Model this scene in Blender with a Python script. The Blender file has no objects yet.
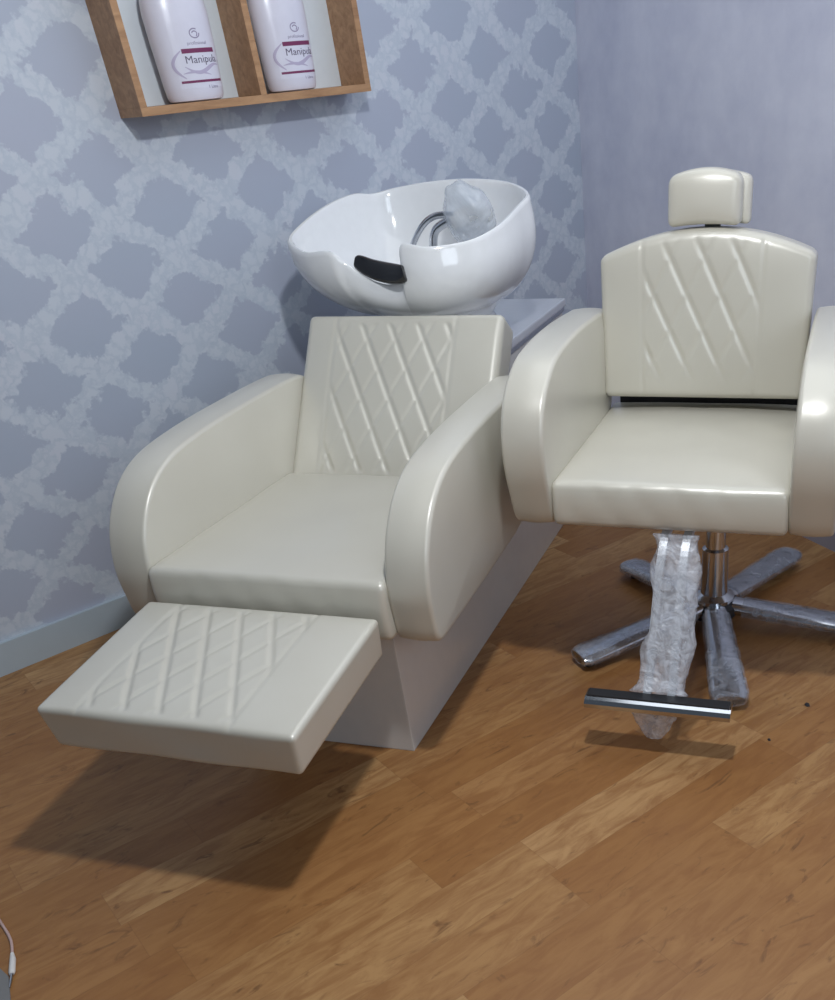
import bpy, bmesh, math, random
from mathutils import Vector, Matrix, noise
C = bpy.context.scene.collection
R = math.radians
PI = math.pi

# ---------------------------------------------------------------- camera
F, PX, PY, PITCH, ROLL, H = 921.18, 145.17, 225.59, .6060, -.0729, 1.2355
cd = bpy.data.cameras.new('camera'); cam = bpy.data.objects.new('camera', cd); C.objects.link(cam)
cd.sensor_fit = 'VERTICAL'; cd.sensor_height = 36; cd.sensor_width = 30.06
cd.lens = F*36/1000
cd.shift_x = -PX/1000; cd.shift_y = PY/1000
fwd = Vector((0, math.cos(PITCH), -math.sin(PITCH))); up0 = Vector((0, math.sin(PITCH), math.cos(PITCH))); rt0 = Vector((1, 0, 0))
rt = rt0*math.cos(ROLL)+up0*math.sin(ROLL); up = up0*math.cos(ROLL)-rt0*math.sin(ROLL)
cam.matrix_world = Matrix(((rt.x, up.x, -fwd.x, 0), (rt.y, up.y, -fwd.y, 0), (rt.z, up.z, -fwd.z, H), (0, 0, 0, 1)))
cd.clip_start = .02
bpy.context.scene.camera = cam

# ---------------------------------------------------------------- world and lights
w = bpy.data.worlds.new('world'); bpy.context.scene.world = w; w.use_nodes = True
w.node_tree.nodes['Background'].inputs[0].default_value = (.72, .85, 1.0, 1)
w.node_tree.nodes['Background'].inputs[1].default_value = .07
def light(name, kind, loc, energy, col, size=.1, sy=None, look=None):
    l = bpy.data.lights.new(name, kind); o = bpy.data.objects.new(name, l); C.objects.link(o)
    o.location = loc; l.energy = energy; l.color = col
    if kind == 'AREA':
        l.size = size
        if sy: l.shape = 'RECTANGLE'; l.size_y = sy
    else: l.shadow_soft_size = size
    if look is not None:
        d = Vector(look)-Vector(loc); o.rotation_euler = d.to_track_quat('-Z', 'Y').to_euler()
    return o
light('ceiling_lamp', 'POINT', (.083, 1.078, 2.0), 47, (.95, .97, 1.0), .05)
light('window_daylight', 'AREA', (1.3, -1.3, 1.9), 15, (.78, .88, 1.0), 1.1, 1.4, (-.1, 2.0, .6))
light('overhead_wall_fill', 'AREA', (.75, 2.35, 2.55), 14, (.90, .95, 1.0), 2.0, 2.0, (.75, 2.35, 0))  # added soft fill that brightens the walls; no known fixture here
vs = bpy.context.scene.view_settings
vs.view_transform = 'Standard'; vs.look = 'None'; vs.exposure = .50; vs.gamma = 1
try: vs.use_curve_mapping = False
except Exception: pass

# ---------------------------------------------------------------- materials
def srgb(r, g, b):
    f = lambda v: (v/255/12.92) if v/255 <= .04045 else ((v/255+.055)/1.055)**2.4
    return (f(r), f(g), f(b), 1)
class NT:
    def __init__(s, name):
        s.m = bpy.data.materials.new(name); s.m.use_nodes = True; s.t = s.m.node_tree; s.n = s.t.nodes; s.l = s.t.links
        s.b = s.n['Principled BSDF']; s.out = s.n['Material Output']
    def add(s, typ, ins=None, **kw):
        nd = s.n.new(typ)
        for k, v in kw.items(): setattr(nd, k, v)
        for k, v in (ins or {}).items():
            if hasattr(v, 'bl_idname') or isinstance(v, bpy.types.NodeSocket): s.l.new(v, nd.inputs[k])
            else: nd.inputs[k].default_value = v
        return nd
    def math(s, op, a, b=None, c=None):
        ins = {0: a}
        if b is not None: ins[1] = b
        if c is not None: ins[2] = c
        return s.add('ShaderNodeMath', ins, operation=op).outputs[0]
    def noise(s, vec, scale, detail=3, rough=.5, dist=0):
        return s.add('ShaderNodeTexNoise', {'Vector': vec, 'Scale': scale, 'Detail': detail, 'Roughness': rough, 'Distortion': dist})
    def mix(s, f, a, b, blend='MIX'):
        nd = s.n.new('ShaderNodeMix'); nd.data_type = 'RGBA'; nd.blend_type = blend
        for i, v in ((0, f), (6, a), (7, b)):
            if isinstance(v, bpy.types.NodeSocket): s.l.new(v, nd.inputs[i])
            else: nd.inputs[i].default_value = v
        return nd.outputs[2]
    def ramp(s, f, stops):
        nd = s.n.new('ShaderNodeValToRGB'); s.l.new(f, nd.inputs[0]); e = nd.color_ramp.elements
        while len(e) < len(stops): e.new(.5)
        for i, (p, c) in enumerate(stops): e[i].position = p; e[i].color = c
        return nd.outputs[0]
    def set(s, **kw):
        for k, v in kw.items():
            k = k.replace('_', ' ')
            if isinstance(v, bpy.types.NodeSocket): s.l.new(v, s.b.inputs[k])
            else: s.b.inputs[k].default_value = v
        return s
    def bump(s, h, st, dist=.01):
        b = s.add('ShaderNodeBump', {'Height': h, 'Strength': st, 'Distance': dist}); s.l.new(b.outputs[0], s.b.inputs['Normal'])
def simple(name, col, rough=.5, metal=0, coat=0, bumpscale=None, bst=.1, bd=.001):
    t = NT(name); t.set(Base_Color=col, Roughness=rough, Metallic=metal, Coat_Weight=coat)
    tc = t.add('ShaderNodeTexCoord').outputs['Object']
    nz = t.noise(tc, bumpscale or 40, 3)
    c2 = tuple(v*.93 for v in col[:3])+(1,)
    t.set(Base_Color=t.mix(nz.outputs[0], col, c2))
    if bumpscale: t.bump(nz.outputs[0], bst, bd)
    return t.m

def leather_mat():
    t = NT('pearl_cream_leatherette'); tc = t.add('ShaderNodeTexCoord').outputs['Object']
    big = t.noise(tc, 6, 3); col = t.mix(big.outputs[0], srgb(209, 206, 194), srgb(201, 197, 184))
    t.set(Base_Color=col, Roughness=.36, Metallic=.08, Specular_IOR_Level=.7, Coat_Weight=.45, Coat_Roughness=.28)
    v = t.add('ShaderNodeTexVoronoi', {'Vector': tc, 'Scale': 420})
    h = t.math('ADD', t.math('MULTIPLY', v.outputs['Distance'], .15), t.math('MULTIPLY', t.noise(tc, 22, 3).outputs[0], 1.0))
    t.bump(h, .10, .003)
    return t.m
LEATHER = leather_mat()
CERAMIC = simple('white_glazed_ceramic', srgb(238, 240, 242), .12, 0, .5)
PANEL = simple('white_laminate_panel', srgb(216, 215, 212), .22, 0, .3, 30, .02)
STEEL = simple('chrome', srgb(205, 208, 214), .14, 1)
RAIL = simple('satin_steel', srgb(226, 230, 236), .38, .55)
DARKSTEEL = simple('dark_painted_steel', srgb(40, 40, 44), .5)
RUBBER = simple('black_rubber_gel', srgb(14, 15, 20), .18, 0, .3)
BLACKRUB = simple('black_ribbed_rubber', srgb(40, 42, 46), .45)
WHITEPL = simple('white_plastic', srgb(228, 226, 222), .4)
BOTTLE = simple('pearly_white_bottle_plastic', srgb(222, 222, 236), .28, 0, .2)
CAPM = simple('white_cap_plastic', srgb(232, 232, 236), .35)
PLUM = simple('plum_print', srgb(122, 50, 92), .4)
GREYP = simple('grey_violet_print', srgb(150, 142, 168), .4)
DARKP = simple('dark_grey_violet_print', srgb(92, 84, 108), .4)
SWIRL = simple('pale_violet_print', srgb(186, 178, 204), .4)
BACKW = simple('white_backboard', srgb(214, 222, 228), .5)
GREYPATCH = simple('rough_grey', srgb(128, 128, 128), .9, 0, 0, 200, .3)
PINKISH = simple('pale_pink_rubber', srgb(205, 175, 168), .5)

def wood_shelf():
    t = NT('light_oak_laminate'); tc = t.add('ShaderNodeTexCoord').outputs['Object']
    mp = t.add('ShaderNodeMapping', {'Vector': tc, 'Scale': (1, 6, 6)}).outputs[0]
    nz = t.noise(mp, 9, 5, .6, .8)
    t.set(Base_Color=t.ramp(nz.outputs[0], [(.3, srgb(150, 112, 80)), (.7, srgb(186, 146, 108))]), Roughness=.5)
    return t.m
OAK = wood_shelf()

def wallpaper():
    t = NT('damask_wallpaper'); tc = t.add('ShaderNodeTexCoord').outputs['Object']
    sx = t.add('ShaderNodeSeparateXYZ', {0: tc}); X, Z = sx.outputs[0], sx.outputs[2]
    # ragged edges for the lattice
    wa = t.noise(tc, 13, 2, .5); wb = t.noise(tc, 34, 3, .6)
    def sep(nd): return t.add('ShaderNodeSeparateColor', {0: nd.outputs['Color']})
    a, b = sep(wa), sep(wb)
    U0 = t.math('DIVIDE', t.math('ADD', X, -1.158), .298)
    Z1 = t.math('SUBTRACT', Z, t.math('MULTIPLY', t.math('ADD', X, -1.158), .06))
    V0 = t.math('DIVIDE', t.math('ADD', Z1, -1.138), .222)
    off = lambda s1, s2, k1, k2: t.math('ADD', t.math('MULTIPLY', t.math('ADD', s1, -.5), k1), t.math('MULTIPLY', t.math('ADD', s2, -.5), k2))
    U = t.math('ADD', U0, off(a.outputs[0], b.outputs[0], .22, .28)); V = t.math('ADD', V0, off(a.outputs[1], b.outputs[1], .26, .30))
    p = t.math('PINGPONG', t.math('ADD', U, V), .5); q = t.math('PINGPONG', t.math('SUBTRACT', U, V), .5)
    d = t.math('MAXIMUM', p, q)      # 0 in the middle of a plain diamond, .5 on the band
    band = t.ramp(d, [(.335, (0, 0, 0, 1)), (.375, (1, 1, 1, 1))])
    # curled leaves inside the band
    vn = t.add('ShaderNodeVectorMath', {0: tc, 1: t.add('ShaderNodeVectorMath', {0: wb.outputs['Color'], 'Scale': .06}, operation='SCALE').outputs[0]}, operation='ADD').outputs[0]
    vo = t.add('ShaderNodeTexVoronoi', {'Vector': vn, 'Scale': 26}, feature='DISTANCE_TO_EDGE')
    leaf = t.ramp(vo.outputs['Distance'], [(.03, (0, 0, 0, 1)), (.2, (1, 1, 1, 1))])
    tone = t.noise(tc, 7, 2)
    ground = t.mix(t.noise(tc, 2.2, 2).outputs[0], srgb(172, 186, 202), srgb(182, 186, 204))
    l1 = t.mix(tone.outputs[0], srgb(198, 212, 221), srgb(207, 207, 221))
    l2 = t.mix(leaf, srgb(180, 192, 207), l1)
    fine = t.mix(t.noise(tc, 50, 3, .6).outputs[0], l2, srgb(204, 212, 223))
    t.set(Base_Color=t.mix(band, ground, fine), Roughness=.6)
    return t.m
def plainpaper():
    t = NT('plain_violet_grey_wallpaper'); tc = t.add('ShaderNodeTexCoord').outputs['Object']
    n1 = t.noise(tc, 3.2, 4, .55); n2 = t.noise(tc, 14, 4, .6)
    f = t.math('ADD', t.math('MULTIPLY', n1.outputs[0], .7), t.math('MULTIPLY', n2.outputs[0], .3))
    t.set(Base_Color=t.ramp(f, [(.35, srgb(194, 197, 215)), (.65, srgb(217, 219, 232))]), Roughness=.42)
    t.bump(n2.outputs[0], .05, .004)
    return t.m
def floor_layer():
    t = NT('honey_wood_laminate'); tc = t.add('ShaderNodeTexCoord').outputs['Object']
    mp = t.add('ShaderNodeMapping', {'Vector': tc, 'Rotation': (0, 0, -R(38.5))}).outputs[0]
    s = t.add('ShaderNodeSeparateXYZ', {0: mp}); X, Y = s.outputs[0], s.outputs[1]
    W_, L_ = .115, .62
    row = t.math('FLOOR', t.math('DIVIDE', Y, W_))
    rr = t.add('ShaderNodeTexWhiteNoise', {'W': row}, noise_dimensions='1D').outputs['Value']
    xs = t.math('ADD', t.math('DIVIDE', X, L_), t.math('MULTIPLY', rr, 7.3))
    col = t.math('FLOOR', xs)
    cid = t.add('ShaderNodeCombineXYZ', {0: row, 1: col})
    rnd = t.add('ShaderNodeTexWhiteNoise', {'Vector': cid.outputs[0]}, noise_dimensions='2D')
    base = t.ramp(rnd.outputs['Value'], [(0, srgb(156, 110, 64)), (.35, srgb(166, 122, 75)), (.6, srgb(184, 144, 96)), (.85, srgb(160, 113, 66)), (1, srgb(200, 162, 114))])
    shift = t.add('ShaderNodeVectorMath', {0: rnd.outputs['Color'], 'Scale': 9.0}, operation='SCALE').outputs[0]
    gv = t.add('ShaderNodeVectorMath', {0: mp, 1: shift}, operation='ADD').outputs[0]
    gm = t.add('ShaderNodeMapping', {'Vector': gv, 'Scale': (2.0, 9, 1)}).outputs[0]
    gr = t.noise(gm, 4.2, 6, .62, .9)
    c = t.mix(t.ramp(gr.outputs[0], [(.38, (.7, .7, .7, 1)), (.62, (0, 0, 0, 1))]), base, srgb(140, 94, 54))
    kn = t.noise(t.add('ShaderNodeMapping', {'Vector': gv, 'Scale': (3, 7, 1)}).outputs[0], 3.2, 4, .6, 1.5)
    c = t.mix(t.ramp(kn.outputs[0], [(.60, (0, 0, 0, 1)), (.72, (.7, .7, .7, 1))]), c, srgb(104, 70, 44))
    fy = t.math('FRACT', t.math('DIVIDE', Y, W_)); fx = t.math('FRACT', xs)
    ey = t.math('GREATER_THAN', t.math('ABSOLUTE', t.math('ADD', fy, -.5)), .492)
    ex = t.math('GREATER_THAN', t.math('ABSOLUTE', t.math('ADD', fx, -.5)), .4985)
    e = t.math('MAXIMUM', ey, ex)
    c = t.mix(t.math('MULTIPLY', e, .2), c, srgb(104, 70, 44))
    t.set(Base_Color=c, Roughness=.42, Specular_IOR_Level=.35)
    t.bump(gr.outputs[0], .04, .002)
    return t.m
def wrap_mat(name, alpha, col, bs=.5, ns=30):
    t = NT(name); tc = t.add('ShaderNodeTexCoord').outputs['Object']
    t.set(Base_Color=col, Roughness=.22, Specular_IOR_Level=.8, Coat_Weight=.3)
    nz = t.noise(tc, ns, 5, .6, 1.2)
    v = t.add('ShaderNodeTexVoronoi', {'Vector': t.add('ShaderNodeVectorMath', {0: tc, 1: t.add('ShaderNodeVectorMath', {0: nz.outputs['Color'], 'Scale': .03}, operation='SCALE').outputs[0]}, operation='ADD').outputs[0], 'Scale': 30}, feature='DISTANCE_TO_EDGE')
    t.bump(t.math('ADD', t.math('MULTIPLY', v.outputs['Distance'], 1.4), nz.outputs[0]), bs, .012)
    a = t.ramp(nz.outputs[0], [(.35, (alpha-.15,)*3+(1,)), (.62, (alpha+.2,)*3+(1,))])
    t.set(Alpha=a)
    return t.m
WRAP = wrap_mat('crinkled_clear_plastic_film', .40, srgb(225, 230, 240))
THINWRAP = wrap_mat('tight_clear_plastic_film', .22, srgb(200, 208, 222), .35)
BAG = wrap_mat('thin_clear_plastic_bag', .42, srgb(206, 214, 224), .03, 7)

# ---------------------------------------------------------------- helpers
def obj(name, bm, m, parent=None, smooth=True, kind=None, label=None):
    me = bpy.data.meshes.new(name); bmesh.ops.recalc_face_normals(bm, faces=bm.faces)
    bm.to_mesh(me); bm.free(); me.materials.append(m)
    for p in me.polygons: p.use_smooth = smooth
    if smooth:
        try: me.set_sharp_from_angle(angle=R(42))
        except Exception: pass
    o = bpy.data.objects.new(name, me); C.objects.link(o)
    if parent: o.parent = parent
    if kind: o['kind'] = kind
    if label: o['label'] = label
    return o
def empty(name, loc, rz, label=None, cat=None, group=None):
    o = bpy.data.objects.new(name, None); C.objects.link(o); o.empty_display_size = .1
    o.location = loc; o.rotation_euler = (0, 0, rz)
    if label: o['label'] = label; o['category'] = cat
    if group: o['group'] = group
    return o
def box(bm, x0, x1, y0, y1, z0, z1, M=None):
    vs_ = [bm.verts.new((x, y, z)) for x in (x0, x1) for y in (y0, y1) for z in (z0, z1)]
    for f in ((0, 1, 3, 2), (4, 6, 7, 5), (0, 4, 5, 1), (2, 3, 7, 6), (0, 2, 6, 4), (1, 5, 7, 3)):
        bm.faces.new([vs_[i] for i in f])
    if M is not None:
        for v in vs_: v.co = M @ v.co
    return vs_
def bevelbox(x0, x1, y0, y1, z0, z1, b=.004):
    bm = bmesh.new(); box(bm, x0, x1, y0, y1, z0, z1)
    bmesh.ops.bevel(bm, geom=bm.edges[:], offset=b, segments=2, affect='EDGES', profile=.7); return bm
def axis_samples(L, r, step):
    a = [0, .25*r, .6*r, r]; n = max(1, int((L-2*r)/step))
    a += [r+(L-2*r)*i/n for i in range(1, n)]
    a += [L-r, L-.6*r, L-.25*r, L]
    return a
def rbox(L, W, D, r, step=.012, fn=None):
    """rounded box centred on the origin; fn(p, n) moves each vertex"""
    bm = bmesh.new(); S = [axis_samples(v, r, step) for v in (L, W, D)]; half = (L/2, W/2, D/2); cache = {}
    def V(p):
        k = tuple(round(c, 5) for c in p)
        if k not in cache:
            q = Vector([max(-half[i]+r, min(half[i]-r, p[i])) for i in range(3)]); d = Vector(p)-q
            n = d.normalized(); pos = q+n*r
            cache[k] = bm.verts.new(fn(pos, n) if fn else pos)
        return cache[k]
    for ax in range(3):
        a, b = [i for i in range(3) if i != ax]
        for sgn in (-1, 1):
            for i in range(len(S[a])-1):
                for j in range(len(S[b])-1):
                    q = []
                    for (u, v) in ((i, j), (i+1, j), (i+1, j+1), (i, j+1)):
                        p = [0, 0, 0]; p[ax] = sgn*half[ax]; p[a] = S[a][u]-half[a]; p[b] = S[b][v]-half[b]; q.append(V(p))
                    if len(set(q)) == 4: bm.faces.new(q)
    return bm
def loft(rings, closed=True, cap0=True, cap1=True, bm=None):
    bm = bm or bmesh.new(); rr = [[bm.verts.new(p) for p in r] for r in rings]; n = len(rr[0])
    for a, b in zip(rr, rr[1:]):
        for i in range(n if closed else n-1):
            j = (i+1) % n; bm.faces.new((a[i], a[j], b[j], b[i]))
    if cap0: bm.faces.new(rr[0])
    if cap1: bm.faces.new(rr[-1])
    return bm
def catmull(P, n, closed=True):
    out = []; m = len(P); P = [Vector(p) for p in P]; segs = m if closed else m-1
    for s in range(segs):
        g = lambda k: P[(s+k) % m] if closed else P[max(0, min(m-1, s+k))]
        a, b, c, d = g(-1), g(0), g(1), g(2)
        for i in range(n):
            t = i/n; out.append(.5*((2*b)+(c-a)*t+(2*a-5*b+4*c-d)*t*t+(3*b-a-3*c+d)*t**3))
    if not closed: out.append(P[-1])
    return out
def tube(pts, rad, n=12, bm=None, flat=1.0):
    pts = [Vector(p) for p in pts]; rings = []
    up_ = Vector((0, 0, 1))
    if abs((pts[1]-pts[0]).normalized().dot(up_)) > .95: up_ = Vector((1, 0, 0))
    for i, p in enumerate(pts):
        t = (pts[min(i+1, len(pts)-1)]-pts[max(i-1, 0)]).normalized()
        u = up_.cross(t).normalized(); v = t.cross(u); up_ = v
        r = rad(i/(len(pts)-1)) if callable(rad) else rad
        rings.append([p+u*math.cos(a)*r+v*math.sin(a)*r*flat for a in [2*PI*k/n for k in range(n)]])
    return loft(rings, bm=bm)
def lathe(prof, n=48, bm=None):
    return loft([[Vector((r*math.cos(2*PI*k/n), r*math.sin(2*PI*k/n), z)) for k in range(n)] for r, z in prof], bm=bm)
def quilt(u, v, du, dv):
    """0 on the cushion tops, towards 1 along the stitched diamond lines"""
    a = u/du+v/dv; b = u/du-v/dv
    da = abs(a-round(a)); db = abs(b-round(b))
    return max(math.exp(-(da/.088)**2), math.exp(-(db/.088)**2)*.5)
def fade(x, lo, hi, w=.014): return max(0, min(1, (x-lo)/w))*max(0, min(1, (hi-x)/w))
def seam(x, c, w=.005): return .6*math.exp(-((x-c)/w)**2)

# ---------------------------------------------------------------- setting
PW, OW = .7797, 2.6582
g = Vector((math.cos(PW), math.sin(PW), 0)); nrm = Vector((-math.sin(PW), math.cos(PW), 0))
def wallobj(name, bm, m, **k):            # local x runs along the left wall, y into it
    o = obj(name, bm, m, smooth=False, **k); o.location = nrm*OW; o.rotation_euler = (0, 0, PW); return o
TC = 2.937
bm = bmesh.new(); box(bm, -2.2, TC, 0, .1, 0, 2.6)
wallobj('wall_left', bm, wallpaper(), kind='structure')
bm = bmesh.new(); bl = box(bm, -2.2, TC, -.014, 0, 0, .088)
wallobj('baseboard_left', bm, simple('pale_blue_white_skirting', srgb(186, 200, 210), .35, 0, .2, 20, .03), kind='structure')
corner = g*TC+nrm*OW
RW = R(-63.2)
def rwobj(name, bm, m):
    o = obj(name, bm, m, smooth=False, kind='structure'); o.location = corner; o.rotation_euler = (0, 0, RW); return o
bm = bmesh.new(); box(bm, 0, 4.2, 0, .1, 0, 2.6); rwobj('wall_right', bm, plainpaper())
bm = bmesh.new(); box(bm, 0.02, 4.2, -.014, 0, 0, .088); rwobj('baseboard_right', bm, simple('violet_white_skirting', srgb(176, 178, 196), .4))
bm = bmesh.new(); box(bm, -3.4, 3.4, -1.6, 4.4, -.05, 0); obj('floor', bm, floor_layer(), smooth=False, kind='structure')

# ---------------------------------------------------------------- upholstered parts
def arm(name, prof, w_, x, parent, r=.010, puff=.003):
    """side profile (y, z) swept across the width w_, edges rounded and slightly puffed"""
    P = catmull([(0, y, z) for y, z in prof], 9)
    L_ = [0]
    for i in range(len(P)): L_.append(L_[-1]+(P[(i+1) % len(P)]-P[i]).length)
    Q_ = []; j = 0
    for k in range(170):
        t = L_[-1]*k/170
        while L_[j+1] < t: j += 1
        u = (t-L_[j])/max(1e-9, L_[j+1]-L_[j]); Q_.append(P[j].lerp(P[(j+1) % len(P)], u))
    for _ in range(3): Q_ = [(Q_[i-1]+Q_[i]*2+Q_[(i+1) % 170])/4 for i in range(170)]
    P = Q_
    n = len(P); N = []
    for i in range(n):
        t = (P[(i+1) % n]-P[i-1]).normalized(); N.append(Vector((0, t.z, -t.y)))
    cen = sum(P, Vector())/n
    if sum((P[i]-cen).dot(N[i]) for i in range(n)) < 0: N = [-v for v in N]
    rings = []
    K = 7
    offs = [(-w_/2+r*(1-math.cos(a)), r*(1-math.sin(a))) for a in [PI/2*k/K for k in range(K+1)]]
    mid = [(-w_/2+r+(w_-2*r)*k/6, -puff*math.sin(PI*k/6)) for k in range(1, 6)]
    full = offs+mid+[(-a, b) for a, b in offs[::-1]]
    # side faces: inner shrinking rings so that the leather can belly out
    ins = [(.85, 0.0035), (.6, .006), (.3, .007)]
    def side(sg):
        out = []
        base = [P[i]-N[i]*r for i in range(n)]
        for s, b in ins: out.append([Vector((x+sg*(w_/2+b), 0, 0))+Vector((0, cen.y+(q.y-cen.y)*s, cen.z+(q.z-cen.z)*s)) for q in base])
        return out
    rings += side(-1)[::-1]
    for dx, inset in full: rings.append([Vector((x+dx, 0, 0))+P[i]-N[i]*inset for i in range(n)])
    rings += side(1)
    return obj(name, loft(rings), LEATHER, parent)

def mapped(origin, ax, ay, az):
    o, a, b, c = Vector(origin), Vector(ax), Vector(ay), Vector(az)
    return lambda p: o+a*p.x+b*p.y+c*p.z

# ================================================================ shampoo chair
LF = (-.5781, 1.7026, -.3042)
L = empty('shampoo_chair', (LF[0], LF[1], 0), LF[2], 'cream leatherette salon wash chair with raised leg rest, white base and basin bracket behind', 'chair')
# base cabinet
bm = bevelbox(-.217, .217, .089, 1.62, 0, .345, .003); obj('base_cabinet', bm, PANEL, L, smooth=False)
tw = obj('rear_cabinet', bevelbox(-.20, .198, .98, 1.62, .345, .64, .004), PANEL, L, smooth=False)
obj('cabinet_top', bevelbox(-.20, .203, .93, 1.65, .652, .675, .005), simple('glossy_white_top', srgb(214, 218, 226), .15, 0, .5), L, smooth=False)
obj('trim_strip', bevelbox(-.198, .2, .94, 1.64, .638, .654, .002), STEEL, L, smooth=False, label='thin metal strip under the white top')
# seat
def seat_fn(L_, W_, D_, seams, qd, top_puff=.010, front_quilt=True):
    def fn(p, n):
        q = p.copy()
        if n.z > .3:
            e = max(0, 1-(2*p.x/L_)**4)*max(0, 1-(2*p.y/W_)**4); q.z += top_puff*e*n.z
            q.z += .0018*noise.noise(Vector((p.x*9, p.y*9, 3)))
        if n.y < -.3:
            fz = 1-(2*p.z/D_)**2
            q.y -= .006*max(0, fz)
            if front_quilt and seams[0] < p.x < seams[1]:
                q.y += .0028*quilt(p.x-seams[0], p.z, .085, .11)*abs(n.y)
        for s in seams: q += -n*.0022*seam(p.x, s)*(1 if (n.y < -.2 or n.z > .2) else 0)*(1 if p.y < -W_/2+.05 else 0)
        return q
    return fn
f0 = seat_fn(.532, .60, .127, (-.185, .185), None)
M = mapped((0, .294, .4045), (1, 0, 0), (0, 1, -.012), (0, 0, 1))
bm = rbox(.536, .60, .127, .015, .014, lambda p, n: M(f0(p, n))); obj('seat', bm, LEATHER, L)
# backrest: leans back
bd = Vector((0, .247, .325)).normalized(); bn = Vector((0, -bd.z, bd.y))      # bn faces the sitter
BL_, BH, BT = .533, .436, .095
def bfn(p, n):
    q = p.copy()
    if n.z > .3:
        ex = max(0, 1-(2*p.x/BL_)**6)*max(0, 1-(2*p.y/BH)**6); q.z += .008*ex*n.z
        q.z -= .0052*quilt(p.x+.012, p.y, .077, .15)*n.z*fade(p.x, -.182, .145)*fade(p.y, -.195, .195)
        for s in (-.182, .145): q.z -= .0035*seam(p.x, s)*n.z
    return q
Mb = mapped(Vector((0, .597, .458))+bd*(BH/2-.02)-bn*(BT/2), (1, 0, 0), bd, bn)
obj('backrest', rbox(BL_, BH, BT, .016, .0038, lambda p, n: Mb(bfn(p, n))), LEATHER, L)
# arms
APL = [(.036, .335), (.024, .337), (.0155, .346), (.008, .40), (.004, .455), (.026, .535), (.085, .606), (.17, .646), (.30, .662), (.47, .668), (.70, .668), (.775, .655), (.79, .60), (.72, .43), (.60, .362), (.40, .346), (.15, .337)]
arm('armrest', APL, .092, -.312, L); arm('armrest', APL, .092, .312, L)
# leg rest
fd = Vector((0, -.342, -.034)).normalized(); fn_ = Vector((0, fd.z, -fd.y)); fn_ = fn_ if fn_.z > 0 else -fn_
FL_, FW_, FT_ = .522, .358, .089
def ffn(p, n):
    q = p.copy()
    if n.z > .3:
        ex = max(0, 1-(2*p.x/FL_)**6)*max(0, 1-(2*p.y/FW_)**6); q.z += .007*ex*n.z
        q.z -= .0045*quilt(p.x+.02, p.y, .072, .14)*n.z*fade(p.x, -.178, .138)*fade(p.y, -.165, .165)
        for s in (-.175, .135): q.z -= .0025*seam(p.x, s)*n.z
    k = (.5-p.z/FT_)                     # narrower underneath
    q.x *= 1-.035*k
    q.y -= .012*k*(1 if p.y > 0 else -1)*0
    if n.y < -.3 or abs(n.x) > .5: q -= n*(.0012*math.sin(p.x*24)*math.sin(p.z*50+1))
    return q
Mf = mapped(Vector((0, -.031, .414))+fd*(FW_/2)-fn_*(FT_/2), (1, 0, 0), -fd, fn_)
obj('leg_rest', rbox(FL_, FW_, FT_, .010, .004, lambda p, n: Mf(ffn(p, n))), LEATHER, L)
for s in (-.13, .13):
    bm = bmesh.new(); box(bm, s-.012, s+.012, -.2, .12, -.012, .012, Matrix.Translation((0, .02, .305)) @ Matrix.Rotation(R(6), 4, 'X')); obj('leg_rest_bracket', bm, DARKSTEEL, L, smooth=False)

# ---------------------------------------------------------------- basin
B = empty('shampoo_basin', (LF[0], LF[1], 0), LF[2], 'white ceramic hair wash basin with neck cutout behind the wash chair backrest', 'basin')
rimc = [(.012, .862, .937), (.085, .865, .931), (.173, .92, .936), (.224, 1.0, .957), (.25, 1.1, .989), (.252, 1.18, 1.01), (.16, 1.29, 1.028), (.032, 1.34, 1.036), (-.096, 1.36, 1.032), (-.20, 1.35, 1.022), (-.257, 1.31, 1.013), (-.289, 1.25, 1.019),
        (-.325, 1.15, 1.003), (-.349, 1.04, .973), (-.345, .95, .945), (-.272, .89, .924), (-.192, .868, .927), (-.154, .878, .898), (-.105, .885, .862), (-.043, .885, .846), (-.005, .880, .870)]
rim = catmull(rimc, 8); nR = len(rim)
cen = Vector((-.045, 1.10, 0))
def sc(p, s): return Vector((cen.x+(p.x-cen.x)*s, cen.y+(p.y-cen.y)*s, p.z))
rings = []
zb = .752; rbx = .40
for k in range(0, 15):                     # outer wall from the foot up
    a = PI/2*k/14; h = (1-math.cos(a))
    ring = []
    for p in rim:
        lf = min(1, max(0, (.02-p.x)/.25)); rad = rbx+(1-rbx)*math.sin(a)**(.70+.65*lf)
        q = sc(p, rad); zt = p.z-.008; q.z = zb+(zt-zb)*(h*.82+.18*(k/14)**2)
        bul = 1+.06*(1-lf)*math.sin(PI*min(1, h))*(1 if k < 14 else 0); q.x = cen.x+(q.x-cen.x)*bul; q.y = cen.y+(q.y-cen.y)*bul
        ring.append(q)
    rings.append(ring)
def off(p, s, dz): q = sc(p, s); q.z = p.z+dz; return q
rings.append([off(p, .998, 0) for p in rim]); rings.append([off(p, .985, .004) for p in rim]); rings.append([off(p, .965, .003) for p in rim]); rings.append([off(p, .95, -.004) for p in rim])
for k in range(1, 13):
    a = PI/2*k/12; rad = .95*(.16+.84*math.cos(a)**.62)
    ring = []
    for p in rim:
        q = sc(p, rad); q.z = (p.z-.004)+(.792-(p.z-.004))*(math.sin(a)**1.25); ring.append(q)
    rings.append(ring)
obj('bowl', loft(rings), CERAMIC, B)
bm = lathe([(.125, .676), (.122, .70), (.105, .74), (.12, .775)], 40)
bmesh.ops.scale(bm, vec=(1.5, 1.25, 1), verts=bm.verts); bmesh.ops.translate(bm, vec=(-.01, 1.09, 0), verts=bm.verts)
obj('pedestal', bm, CERAMIC, B)
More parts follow.
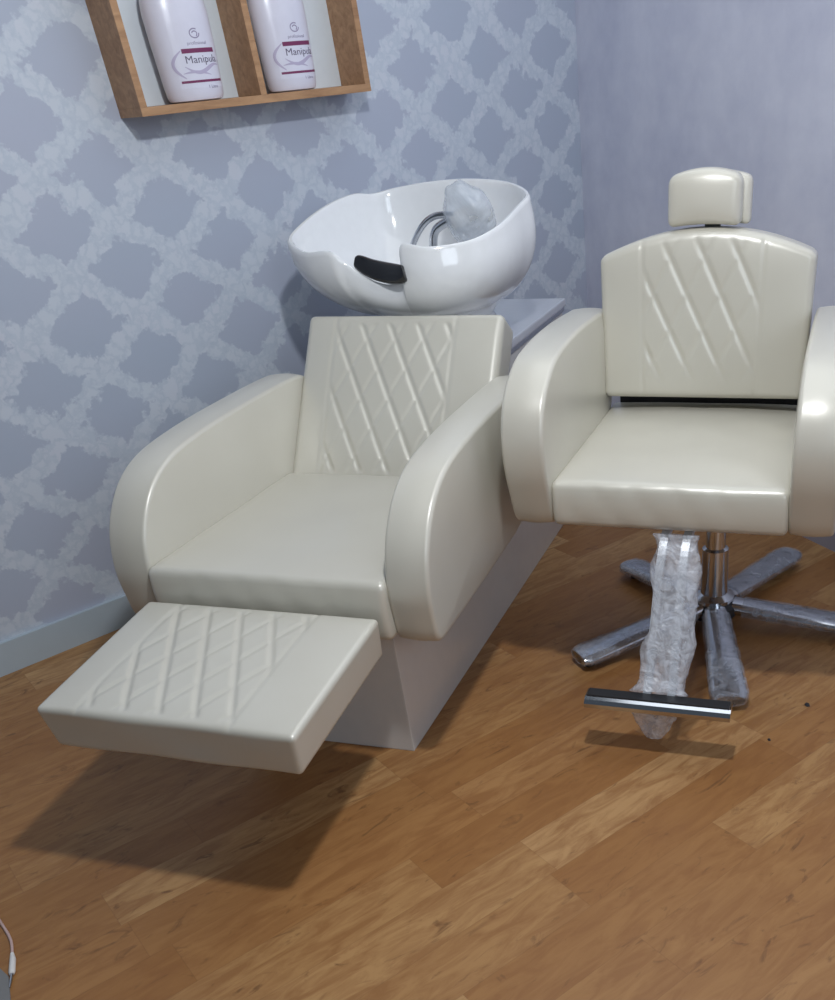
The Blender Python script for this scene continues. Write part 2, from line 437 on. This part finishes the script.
bm = lathe([(.0, .793), (.03, .794), (.032, .797), (.028, .799), (.02, .796), (.0, .796)], 24); bmesh.ops.remove_doubles(bm, verts=bm.verts, dist=1e-5)
bmesh.ops.translate(bm, vec=(-.035, 1.10, 0), verts=bm.verts); obj('drain', bm, STEEL, B)
# black gel neck rest lying in the cutout
cp = catmull([(-.132, .903, .902), (-.09, .893, .886), (-.045, .880, .878), (-.005, .864, .877), (.018, .856, .880)], 8, False)
rings = []
for i, p in enumerate(cp):
    u = i/(len(cp)-1); hh = .025*(.55+.45*math.sin(PI*u)**.5); th = .016
    t = (cp[min(i+1, len(cp)-1)]-cp[max(i-1, 0)]).normalized(); nn = Vector((-t.z, 0, t.x)).normalized(); fy = Vector((0, -1, .15)).normalized()
    rings.append([p+nn*hh*math.copysign(abs(math.sin(a))**.6, math.sin(a))+fy*th*math.copysign(abs(math.cos(a))**.6, math.cos(a)) for a in [2*PI*k/16 for k in range(16)]])
obj('neck_rest', loft(rings), RUBBER, B, label='black gel neck rest in the cutout')
# mixer tap
mx = empty('x', (0, 0, 0), 0); bpy.data.objects.remove(mx)
obj('hose', tube(catmull([(-.10, 1.15, .80), (-.092, 1.15, .88), (-.055, 1.15, .94), (-.01, 1.15, .97), (.05, 1.15, .972)], 8, False), .0085, 12), STEEL, B)
obj('tap_spout', tube(catmull([(-.03, 1.16, .80), (-.028, 1.16, .88), (-.015, 1.16, .935), (.04, 1.16, .962)], 8, False), .0115, 12), STEEL, B)
bm = lathe([(.012, -.05), (.022, -.045), (.024, -.01), (.020, .02), (.03, .045), (.03, .055), (.0, .056)], 24)
bmesh.ops.transform(bm, matrix=Matrix.Translation((.085, 1.16, .968)) @ Matrix.Rotation(R(75), 4, 'Y'), verts=bm.verts); obj('spray_head', bm, WHITEPL, B)
G = empty('plastic_bag', (LF[0], LF[1], 0), LF[2], 'small clear plastic bag covering the spray head inside the white basin', 'bag')
bm = bmesh.new(); bmesh.ops.create_icosphere(bm, subdivisions=5, radius=1)
for v in bm.verts:
    n = v.co.normalized(); k = 1+.14*noise.noise(n*1.8)+.02*noise.noise(n*5)
    s = 1+.25*n.z*-1*.4
    v.co = Vector((n.x*.066*k*(1+.2*n.z*-1), n.y*.052*k, n.z*.078*k))
bmesh.ops.transform(bm, matrix=Matrix.Translation((.088, 1.15, .975)) @ Matrix.Rotation(R(-35), 4, 'Y'), verts=bm.verts)
obj('bag_film', bm, BAG, G)

# ================================================================ barber chair
RF = (.2471, 1.8089, -.3142)
Q = empty('barber_chair', (RF[0], RF[1], 0), RF[2], 'cream leatherette hydraulic barber chair with headrest, star base and film-wrapped footrest', 'chair')
f1 = seat_fn(.494, .595, .098, (-.21, .135), None, .012)
M2 = mapped((0, .2925, .506), (1, 0, 0), (0, 1, 0), (0, 0, 1))
obj('seat', rbox(.494, .595, .098, .015, .013, lambda p, n: M2(f1(p, n))), LEATHER, Q)
bm = bevelbox(-.24, .24, .02, .53, .454, .468, .004); obj('seat_pan', bm, LEATHER, Q, smooth=False)
APR = [(.032, .453), (.018, .455), (.007, .465), (-.016, .525), (-.036, .59), (-.036, .66), (-.004, .725), (.075, .774), (.18, .791), (.32, .795), (.50, .788), (.575, .775), (.59, .70), (.57, .56), (.50, .475), (.40, .456), (.20, .453)]
arm('armrest', APR, .092, -.292, Q); arm('armrest', APR, .092, .292, Q)
# backrest with arched top
RL, RH, RT = .484, .312, .085
def rfn(p, n):
    q = p.copy(); v = (p.y+RH/2)/RH
    arch = .052*(1-min(1, abs(p.x)/.236)**2.0)
    q.y += arch*max(0, v)**1.0
    q.x *= 1+.02*v-.01
    if n.z > .3:
        ex = max(0, 1-(2*p.x/RL)**6)*max(0, 1-(2*p.y/RH)**6); q.z += .010*ex*n.z
        q.z -= .0050*quilt(p.x, q.y, .077, .15)*n.z*fade(p.x, -.142, .13)*min(1, max(0, (p.y+.13)/.06))*min(1, max(0, (RH/2-.012-p.y)/.03))
        for s in (-.142, .13): q.z -= .003*seam(p.x, s)*n.z
    return q
Mr = mapped((-.006, .50+.03, .592+RH/2), (1, 0, 0), (0, .06, 1), (0, -1, .06))
obj('backrest', rbox(RL, RH, RT, .015, .0038, lambda p, n: Mr(rfn(p, n))), LEATHER, Q)
# headrest
def hfn(p, n):
    q = p.copy(); q.y += .016*(1-(p.x/.08)**2)*(1 if p.y > 0 else .35)*abs(p.y)/.05; q.z += .010*(1-(p.x/.08)**2)*(1-(p.y/.055)**2)*(1 if n.z > .3 else 0)
    return q
Mh = mapped((-.012, .53, 1.007), (1, 0, 0), (0, .05, 1), (0, -1, .05))
hd = obj('headrest', rbox(.162, .098, .062, .016, .008, lambda p, n: Mh(hfn(p, n))), LEATHER, Q)
Mh2 = mapped((.006, .572, 1.002), (1, 0, 0), (0, .05, 1), (0, -1, .05))
obj('headrest_back_pad', rbox(.158, .094, .04, .012, .01, lambda p, n: Mh2(hfn(p, n))), LEATHER, hd)
bm = bmesh.new(); box(bm, -.018, .018, .565, .573, .86, 1.0); obj('headrest_bar', bm, STEEL, Q, smooth=False)
bm = bmesh.new(); box(bm, -.03, .03, .40, .62, .44, .452); box(bm, -.232, .228, .60, .61, .44, .66); obj('bracket_gap_shade', bm, DARKSTEEL, Q, smooth=False)  # bracket arm, plus an added dark plate standing in for the shaded gap
# column
HX, HY = .047, .455
bm = lathe([(.055, .06), (.055, .085), (.036, .095), (.034, .22), (.026, .225), (.026, .425), (.07, .43), (.07, .452)], 32)
bmesh.ops.translate(bm, vec=(HX, HY, 0), verts=bm.verts); obj('hydraulic_column', bm, STEEL, Q)
bm = lathe([(.0, .028), (.06, .03), (.072, .045), (.07, .066), (.05, .078), (.0, .08)], 32); bmesh.ops.remove_doubles(bm, verts=bm.verts, dist=1e-5)
bmesh.ops.translate(bm, vec=(HX, HY, 0), verts=bm.verts); obj('hub', bm, DARKSTEEL, Q)
def star_leg(tx, ty, wtip=.088, clip=1):
    d = Vector((tx-HX, ty-HY, 0)); ln = d.length; d.normalize(); s = Vector((-d.y, d.x, 0))
    def mk(grow, t0, crump=0, seed=0):
        rings = []; n = 20; K = 26
        for k in range(K+1):
            t = t0+(1-t0)*k/K; t = min(t, 1)
            w_ = (.030+(wtip/2-.030)*min(1, t*1.1)**.8)+grow
            if t > .93: w_ *= (1-((t-.93)/.07)**2*.22)
            zc = .062-.030*t; h = (.020-.008*t)+grow
            c = Vector((HX, HY, zc))+d*ln*t
            ring = []
            for j in range(n):
                a = 2*PI*j/n; ca, sa = math.cos(a), math.sin(a)
                x = w_*math.copysign(abs(ca)**.7, ca); z = h*math.copysign(abs(sa)**.8, sa)
                if crump:
                    q = c+s*x; m = 1+crump*noise.noise(Vector((q.x*28+seed, q.y*28, z*30)))
                    x *= m; z *= m
                ring.append(c+s*x+Vector((0, 0, max(z, .004-zc))))
            rings.append(ring)
        return loft(rings)
    lg = obj('leg', mk(0, .12), STEEL, Q)
    obj('plastic_sleeve', mk(.004, .18, .07, tx*9), THINWRAP, lg, label='clear plastic sleeve')
    e = Vector((HX, HY, 0))+d*(ln-.03); bm = lathe([(.012, 0), (.014, .003), (.012, .018)], 16); bmesh.ops.translate(bm, vec=e, verts=bm.verts); obj('foot', bm, DARKSTEEL, lg)
for t_ in ((-.255, .155), (.148, .025), (.50, .425), (.225, .87), (-.245, .72)): star_leg(*t_)
# footrest: two bent rails carrying a crossbar
FR = empty('tmp', (0, 0, 0), 0); bpy.data.objects.remove(FR)
for sx in (-.024, .024):
    path = catmull([(.018+sx, .10, .445), (.018+sx, .03, .438), (.016+sx, -.02, .395), (.014+sx*1.05, -.075, .28), (.013+sx*1.1, -.125, .18), (.012+sx*1.1, -.155, .130)], 7, False)
    rings = []
    for i, p in enumerate(path):
        t = (path[min(i+1, len(path)-1)]-path[max(i-1, 0)]).normalized(); u = Vector((1, 0, 0)); v = t.cross(u)
        rings.append([p+u*a*.0085+v*b*.010 for a, b in ((-1, -1), (1, -1), (1, 1), (-1, 1))])
    obj('footrest_rail', loft(rings), RAIL, Q, smooth=False)
bm = bmesh.new()
prof = [(.024, -.009), (.024, .012), (-.010, .012), (-.020, .008), (-.027, .000), (-.028, -.009)]
XB0, XB1 = -.145, .170
rings = [[Vector((x, -.172+a*.85, .133+b+(-.012 if False else 0))) for a, b in prof] for x in (XB0, XB1)]
obj('footrest_bar', loft(rings), STEEL, Q, smooth=False)
obj('rubber_pad', bevelbox(XB0+.004, XB1-.004, -.181, -.153, .1445, .149, .0012), BLACKRUB, Q, smooth=False)
# crumpled wrap round the rails
path = catmull([(.024, -.002, .452), (.026, -.022, .40), (.026, -.072, .285), (.018, -.122, .185), (.007, -.150, .148)], 16, False); rings = []
for i, p in enumerate(path):
    u_ = i/(len(path)-1); t = (path[min(i+1, len(path)-1)]-path[max(i-1, 0)]).normalized(); u = Vector((1, 0, 0)); v = t.cross(u)
    wd = .046+.005*math.sin(u_*19+2)+.006*noise.noise(Vector((u_*9, 1, 5)))+(.010*u_); dp = .024; ring = []
    for k in range(40):
        a = 2*PI*k/40; ca, sa = math.cos(a), math.sin(a)
        m = 1+.13*noise.noise(Vector((ca*1.5, sa*1.5, u_*9)))+.05*noise.noise(Vector((ca*4, sa*4, u_*30+9)))
        ring.append(p+u*wd*m*math.copysign(abs(ca)**.7, ca)+v*dp*m*math.copysign(abs(sa)**.8, sa))
    rings.append(ring)
obj('plastic_wrap', loft(rings, cap0=False, cap1=False), WRAP, Q, label='crumpled clear plastic wrap on the footrest stem')
# loose end of the wrap hanging under the bar
rings = []
for k in range(14):
    u_ = k/13; zc = .120-.075*u_; wd = .052*(1-.62*u_**1.6); dp = .020*(1-.5*u_); ring = []
    for j in range(30):
        a = 2*PI*j/30; ca, sa = math.cos(a), math.sin(a); m = 1+.12*noise.noise(Vector((ca*4, sa*4, u_*5)))
        ring.append(Vector((.004+.0*u_+wd*m*ca, -.165+dp*m*sa, zc)))
    rings.append(ring)
obj('wrap_end', loft(rings), WRAP, Q, label='loose end of the plastic wrap under the bar')

# ================================================================ shelf and bottles on the left wall
sh = empty('wall_shelf', nrm*OW+g*1.250+Vector((0, 0, 1.234)), PW, 'light oak framed wall niche shelf with white back and a centre divider', 'shelf')
sh.rotation_euler = (0, R(-1.75), PW)
SW, SD, SH, ST = .69, .118, .56, .018
obj('bottom_board', bevelbox(0, SW, -SD, 0, 0, ST, .001), OAK, sh, smooth=False)
obj('top_board', bevelbox(0, SW, -SD, 0, SH-ST, SH, .001), OAK, sh, smooth=False)
obj('side_board', bevelbox(0, ST, -SD, 0, ST, SH-ST, .001), OAK, sh, smooth=False)
obj('side_board', bevelbox(SW-ST, SW, -SD, 0, ST, SH-ST, .001), OAK, sh, smooth=False)
obj('divider', bevelbox(.335, .335+ST, -SD, -.006, ST, SH-ST, .001), OAK, sh, smooth=False)
obj('back_panel', bevelbox(ST, SW-ST, -.006, -.001, ST, SH-ST, .0005), BACKW, sh, smooth=False, label='white back panel')

def text_mesh(body, size, font_shear=0):
    cu = bpy.data.curves.new('text', 'FONT'); cu.body = body; cu.size = size; cu.align_x = 'CENTER'; cu.shear = font_shear; cu.resolution_u = 3; cu.extrude = 0
    o = bpy.data.objects.new('text', cu); C.objects.link(o); dg = bpy.context.evaluated_depsgraph_get(); me = bpy.data.meshes.new_from_object(o.evaluated_get(dg))
    bm = bmesh.new(); bm.from_mesh(me); bpy.data.objects.remove(o); bpy.data.curves.remove(cu); bpy.data.meshes.remove(me)
    return bm
def wrap_on(bm, prof_r, face, z0):
    """flat x,y drawing -> onto the bottle skin, thickness outwards"""
    bmesh.ops.triangulate(bm, faces=bm.faces[:])
    bmesh.ops.subdivide_edges(bm, edges=[e for e in bm.edges if e.calc_length() > .008], cuts=3)
    r_ = bmesh.ops.solidify(bm, geom=bm.faces[:], thickness=.0006)
    for v in bm.verts:
        z = z0+v.co.y; r = prof_r(z)+.0006+abs(v.co.z); a = face+v.co.x/prof_r(z); v.co = Vector((r*math.cos(a), r*math.sin(a), z))
    return bm
def bottle(t_, d_, rb_, label, face):
    # t_ along the wall, d_ out from it; stands on the bottom board
    s = SW/2
    zloc = 1.234+ST+(t_-1.250)*math.tan(R(1.75))+.0012
    base = nrm*(OW-d_)+g*t_+Vector((0, 0, zloc))
    b = empty('shampoo_bottle', base, PW, label, 'bottle', 'shampoo bottles on the wall shelf')
    b.rotation_euler = (0, R(-1.75), PW)
    k = rb_/.08
    prof = [(.0, .004), (.062, .0), (.070, .002), (.0745, .010), (.077, .03), (.082, .12), (.083, .17), (.080, .195), (.070, .225), (.055, .25), (.036, .268), (.026, .275), (.024, .283)]
    prof = [(r*k*.97, z*1.04) for r, z in prof]
    bm = lathe(prof, 56); bmesh.ops.remove_doubles(bm, verts=bm.verts, dist=1e-5); obj('bottle_body', bm, BOTTLE, b)
    bm = lathe([(.0, .292), (.030, .292), (.031, .296), (.031, .335), (.027, .340), (.0, .340)], 32); bmesh.ops.remove_doubles(bm, verts=bm.verts, dist=1e-5); obj('cap', bm, CAPM, b)
    def pr(z):
        for (r0, z0), (r1, z1) in zip(prof[1:], prof[2:]):
            if z0 <= z <= z1: return r0+(r1-r0)*(z-z0)/(z1-z0)
        return prof[1][0]
    def rect(x0, x1, y0, y1, sag=0):
        bm = bmesh.new(); N = 14; up_, lo = [], []
        for i in range(N+1):
            x = x0+(x1-x0)*i/N; up_.append(bm.verts.new((x, y1, 0))); lo.append(bm.verts.new((x, y0, 0)))
        for i in range(N): bm.faces.new((lo[i], lo[i+1], up_[i+1], up_[i]))
        return bm
    def ink(bm, m, name, z0=0): obj(name, wrap_on(bm, pr, face, z0), m, lab, smooth=False)
    lab = obj('label', wrap_on(rect(-.062, .068, .026, .155), lambda z: pr(z)-.0005, face, 0), BOTTLE, b)
    ink(rect(-.040, .056, .096, .105), PLUM, 'title_bar'); ink(rect(-.058, .066, .037, .042), PLUM, 'lower_bar')
    def words(body, size, x, y, m, name):
        tm = text_mesh(body, size)
        for v in tm.verts: v.co.x = v.co.x*1.25+x
        ink(tm, m, name, y)
    words('Manipula', .0215, .012, .076, DARKP, 'product_name')
    words('profissional', .0095, .006, .112, GREYP, 'small_print')
    words('1 Litro', .0095, .026, .024, GREYP, 'volume_print')
    def ribbon(pts, wd):
        pts = [Vector((x, y, 0)) for x, y in pts]; a = []
        for i, p in enumerate(pts):
            t = (pts[min(i+1, len(pts)-1)]-pts[max(i-1, 0)]).normalized(); n = Vector((-t.y, t.x, 0)); w2 = wd(i/(len(pts)-1))
            a.append((bm.verts.new(p+n*w2), bm.verts.new(p-n*w2)))
        for (p, q), (r, s_) in zip(a, a[1:]): bm.faces.new((p, q, s_, r))
    bm = bmesh.new()      # round emblem with a curl
    ribbon([(.004+.013*math.cos(a), .134+.009*math.sin(a)) for a in [R(60+300*i/24) for i in range(25)]], lambda u: .0012)
    ribbon([(.004+.007*math.cos(a), .133+.005*math.sin(a)) for a in [R(-60+220*i/16) for i in range(17)]], lambda u: .0012)
    ink(bm, GREYP, 'emblem')
    bm = bmesh.new()
    ribbon([(-.042-.028*math.sin(PI*i/20), .102-.056*i/20) for i in range(21)], lambda u: .0035*math.sin(PI*u)+.0008)
    ribbon([(-.040+.104*i/20, .070-.010*math.sin(2*PI*i/24)-.009*i/20) for i in range(21)], lambda u: .0035*math.sin(PI*u)+.0006)
    ribbon([(-.048+.075*i/16, .056+.005*math.sin(PI*i/16)-.005*i/16) for i in range(17)], lambda u: .0022*math.sin(PI*u)+.0005)
    ink(bm, SWIRL, 'swirl')
    for ob in [b.children[0]]+[c for c in b.children[1:] if c.name.startswith('label')]:
        for o2 in [ob]+list(ob.children):
            for v in o2.data.vertices: v.co.y *= .62
    return b
# label direction: towards the right of the room
FACE = -PI/2+R(4)
bottle(1.432, .062, .082, 'large white bottle with plum printed label in the left niche', FACE)
bottle(1.722, .062, .078, 'smaller white bottle with plum printed label in the right niche of the shelf', FACE)

# ================================================================ small things on the floor
cb = empty('audio_cable', (-1.02, 1.15, 0), 0, 'thin white cable with a jack plug lying on the wood floor at lower left', 'cable')
P_ = lambda pts: [(x+1.02, y-1.15, z) for x, y, z in pts]
obj('cord', tube(catmull(P_([(-1.22, 1.36, .003), (-1.15, 1.33, .003), (-1.085, 1.262, .003), (-1.045, 1.215, .003), (-1.024, 1.175, .004)]), 8, False), .0026, 10), PINKISH, cb)
obj('plug_body', tube(P_([(-1.026, 1.180, .005), (-1.018, 1.165, .005), (-1.006, 1.135, .005), (-1.004, 1.130, .005)]), lambda u: (.0032, .0052, .0055, .004)[int(round(u*3))], 14), WHITEPL, cb)
obj('plug_tip', tube(P_([(-1.004, 1.131, .005), (-1.000, 1.118, .0045), (-.995, 1.101, .004)]), lambda u: (.0026, .0026, .0014)[int(round(u*2))], 12), STEEL, cb)
bm = bmesh.new(); pts = [(-1.30, 1.10), (-1.10, 1.163), (-1.046, 1.158), (-1.010, 1.128), (-.975, 1.06), (-.975, .80), (-1.3, .80)]
loft([[Vector((x, y, z)) for x, y in pts] for z in (.0, .003)], bm=bm)
m_ = obj('floor_layer', bm, GREYPATCH, None, smooth=False); m_['label'] = 'rounded corner of a flat grey patch on the floor under the jack plug'; m_['category'] = 'mat'  # thin flat grey patch with a rounded corner
for nm, (x, y), s, lb in (('debris', (.580, 1.794), .006, 'dark speck of dirt on the floor right of the barber chair, the larger of two'), ('debris', (.461, 1.667), .0035, 'tiny dark speck of dirt on the floor right of the footrest, the smaller of two')):
    bm = bmesh.new(); bmesh.ops.create_icosphere(bm, subdivisions=2, radius=1)
    for v in bm.verts:
        n = v.co.copy(); k = 1+.4*noise.noise(n*2); v.co = Vector((n.x*s*k, n.y*s*1.5*k, (n.z*.5+.5)*s*.5))
    o = obj(nm, bm, DARKSTEEL, None); o.location = (x, y, .0); o['label'] = lb; o['category'] = 'debris'
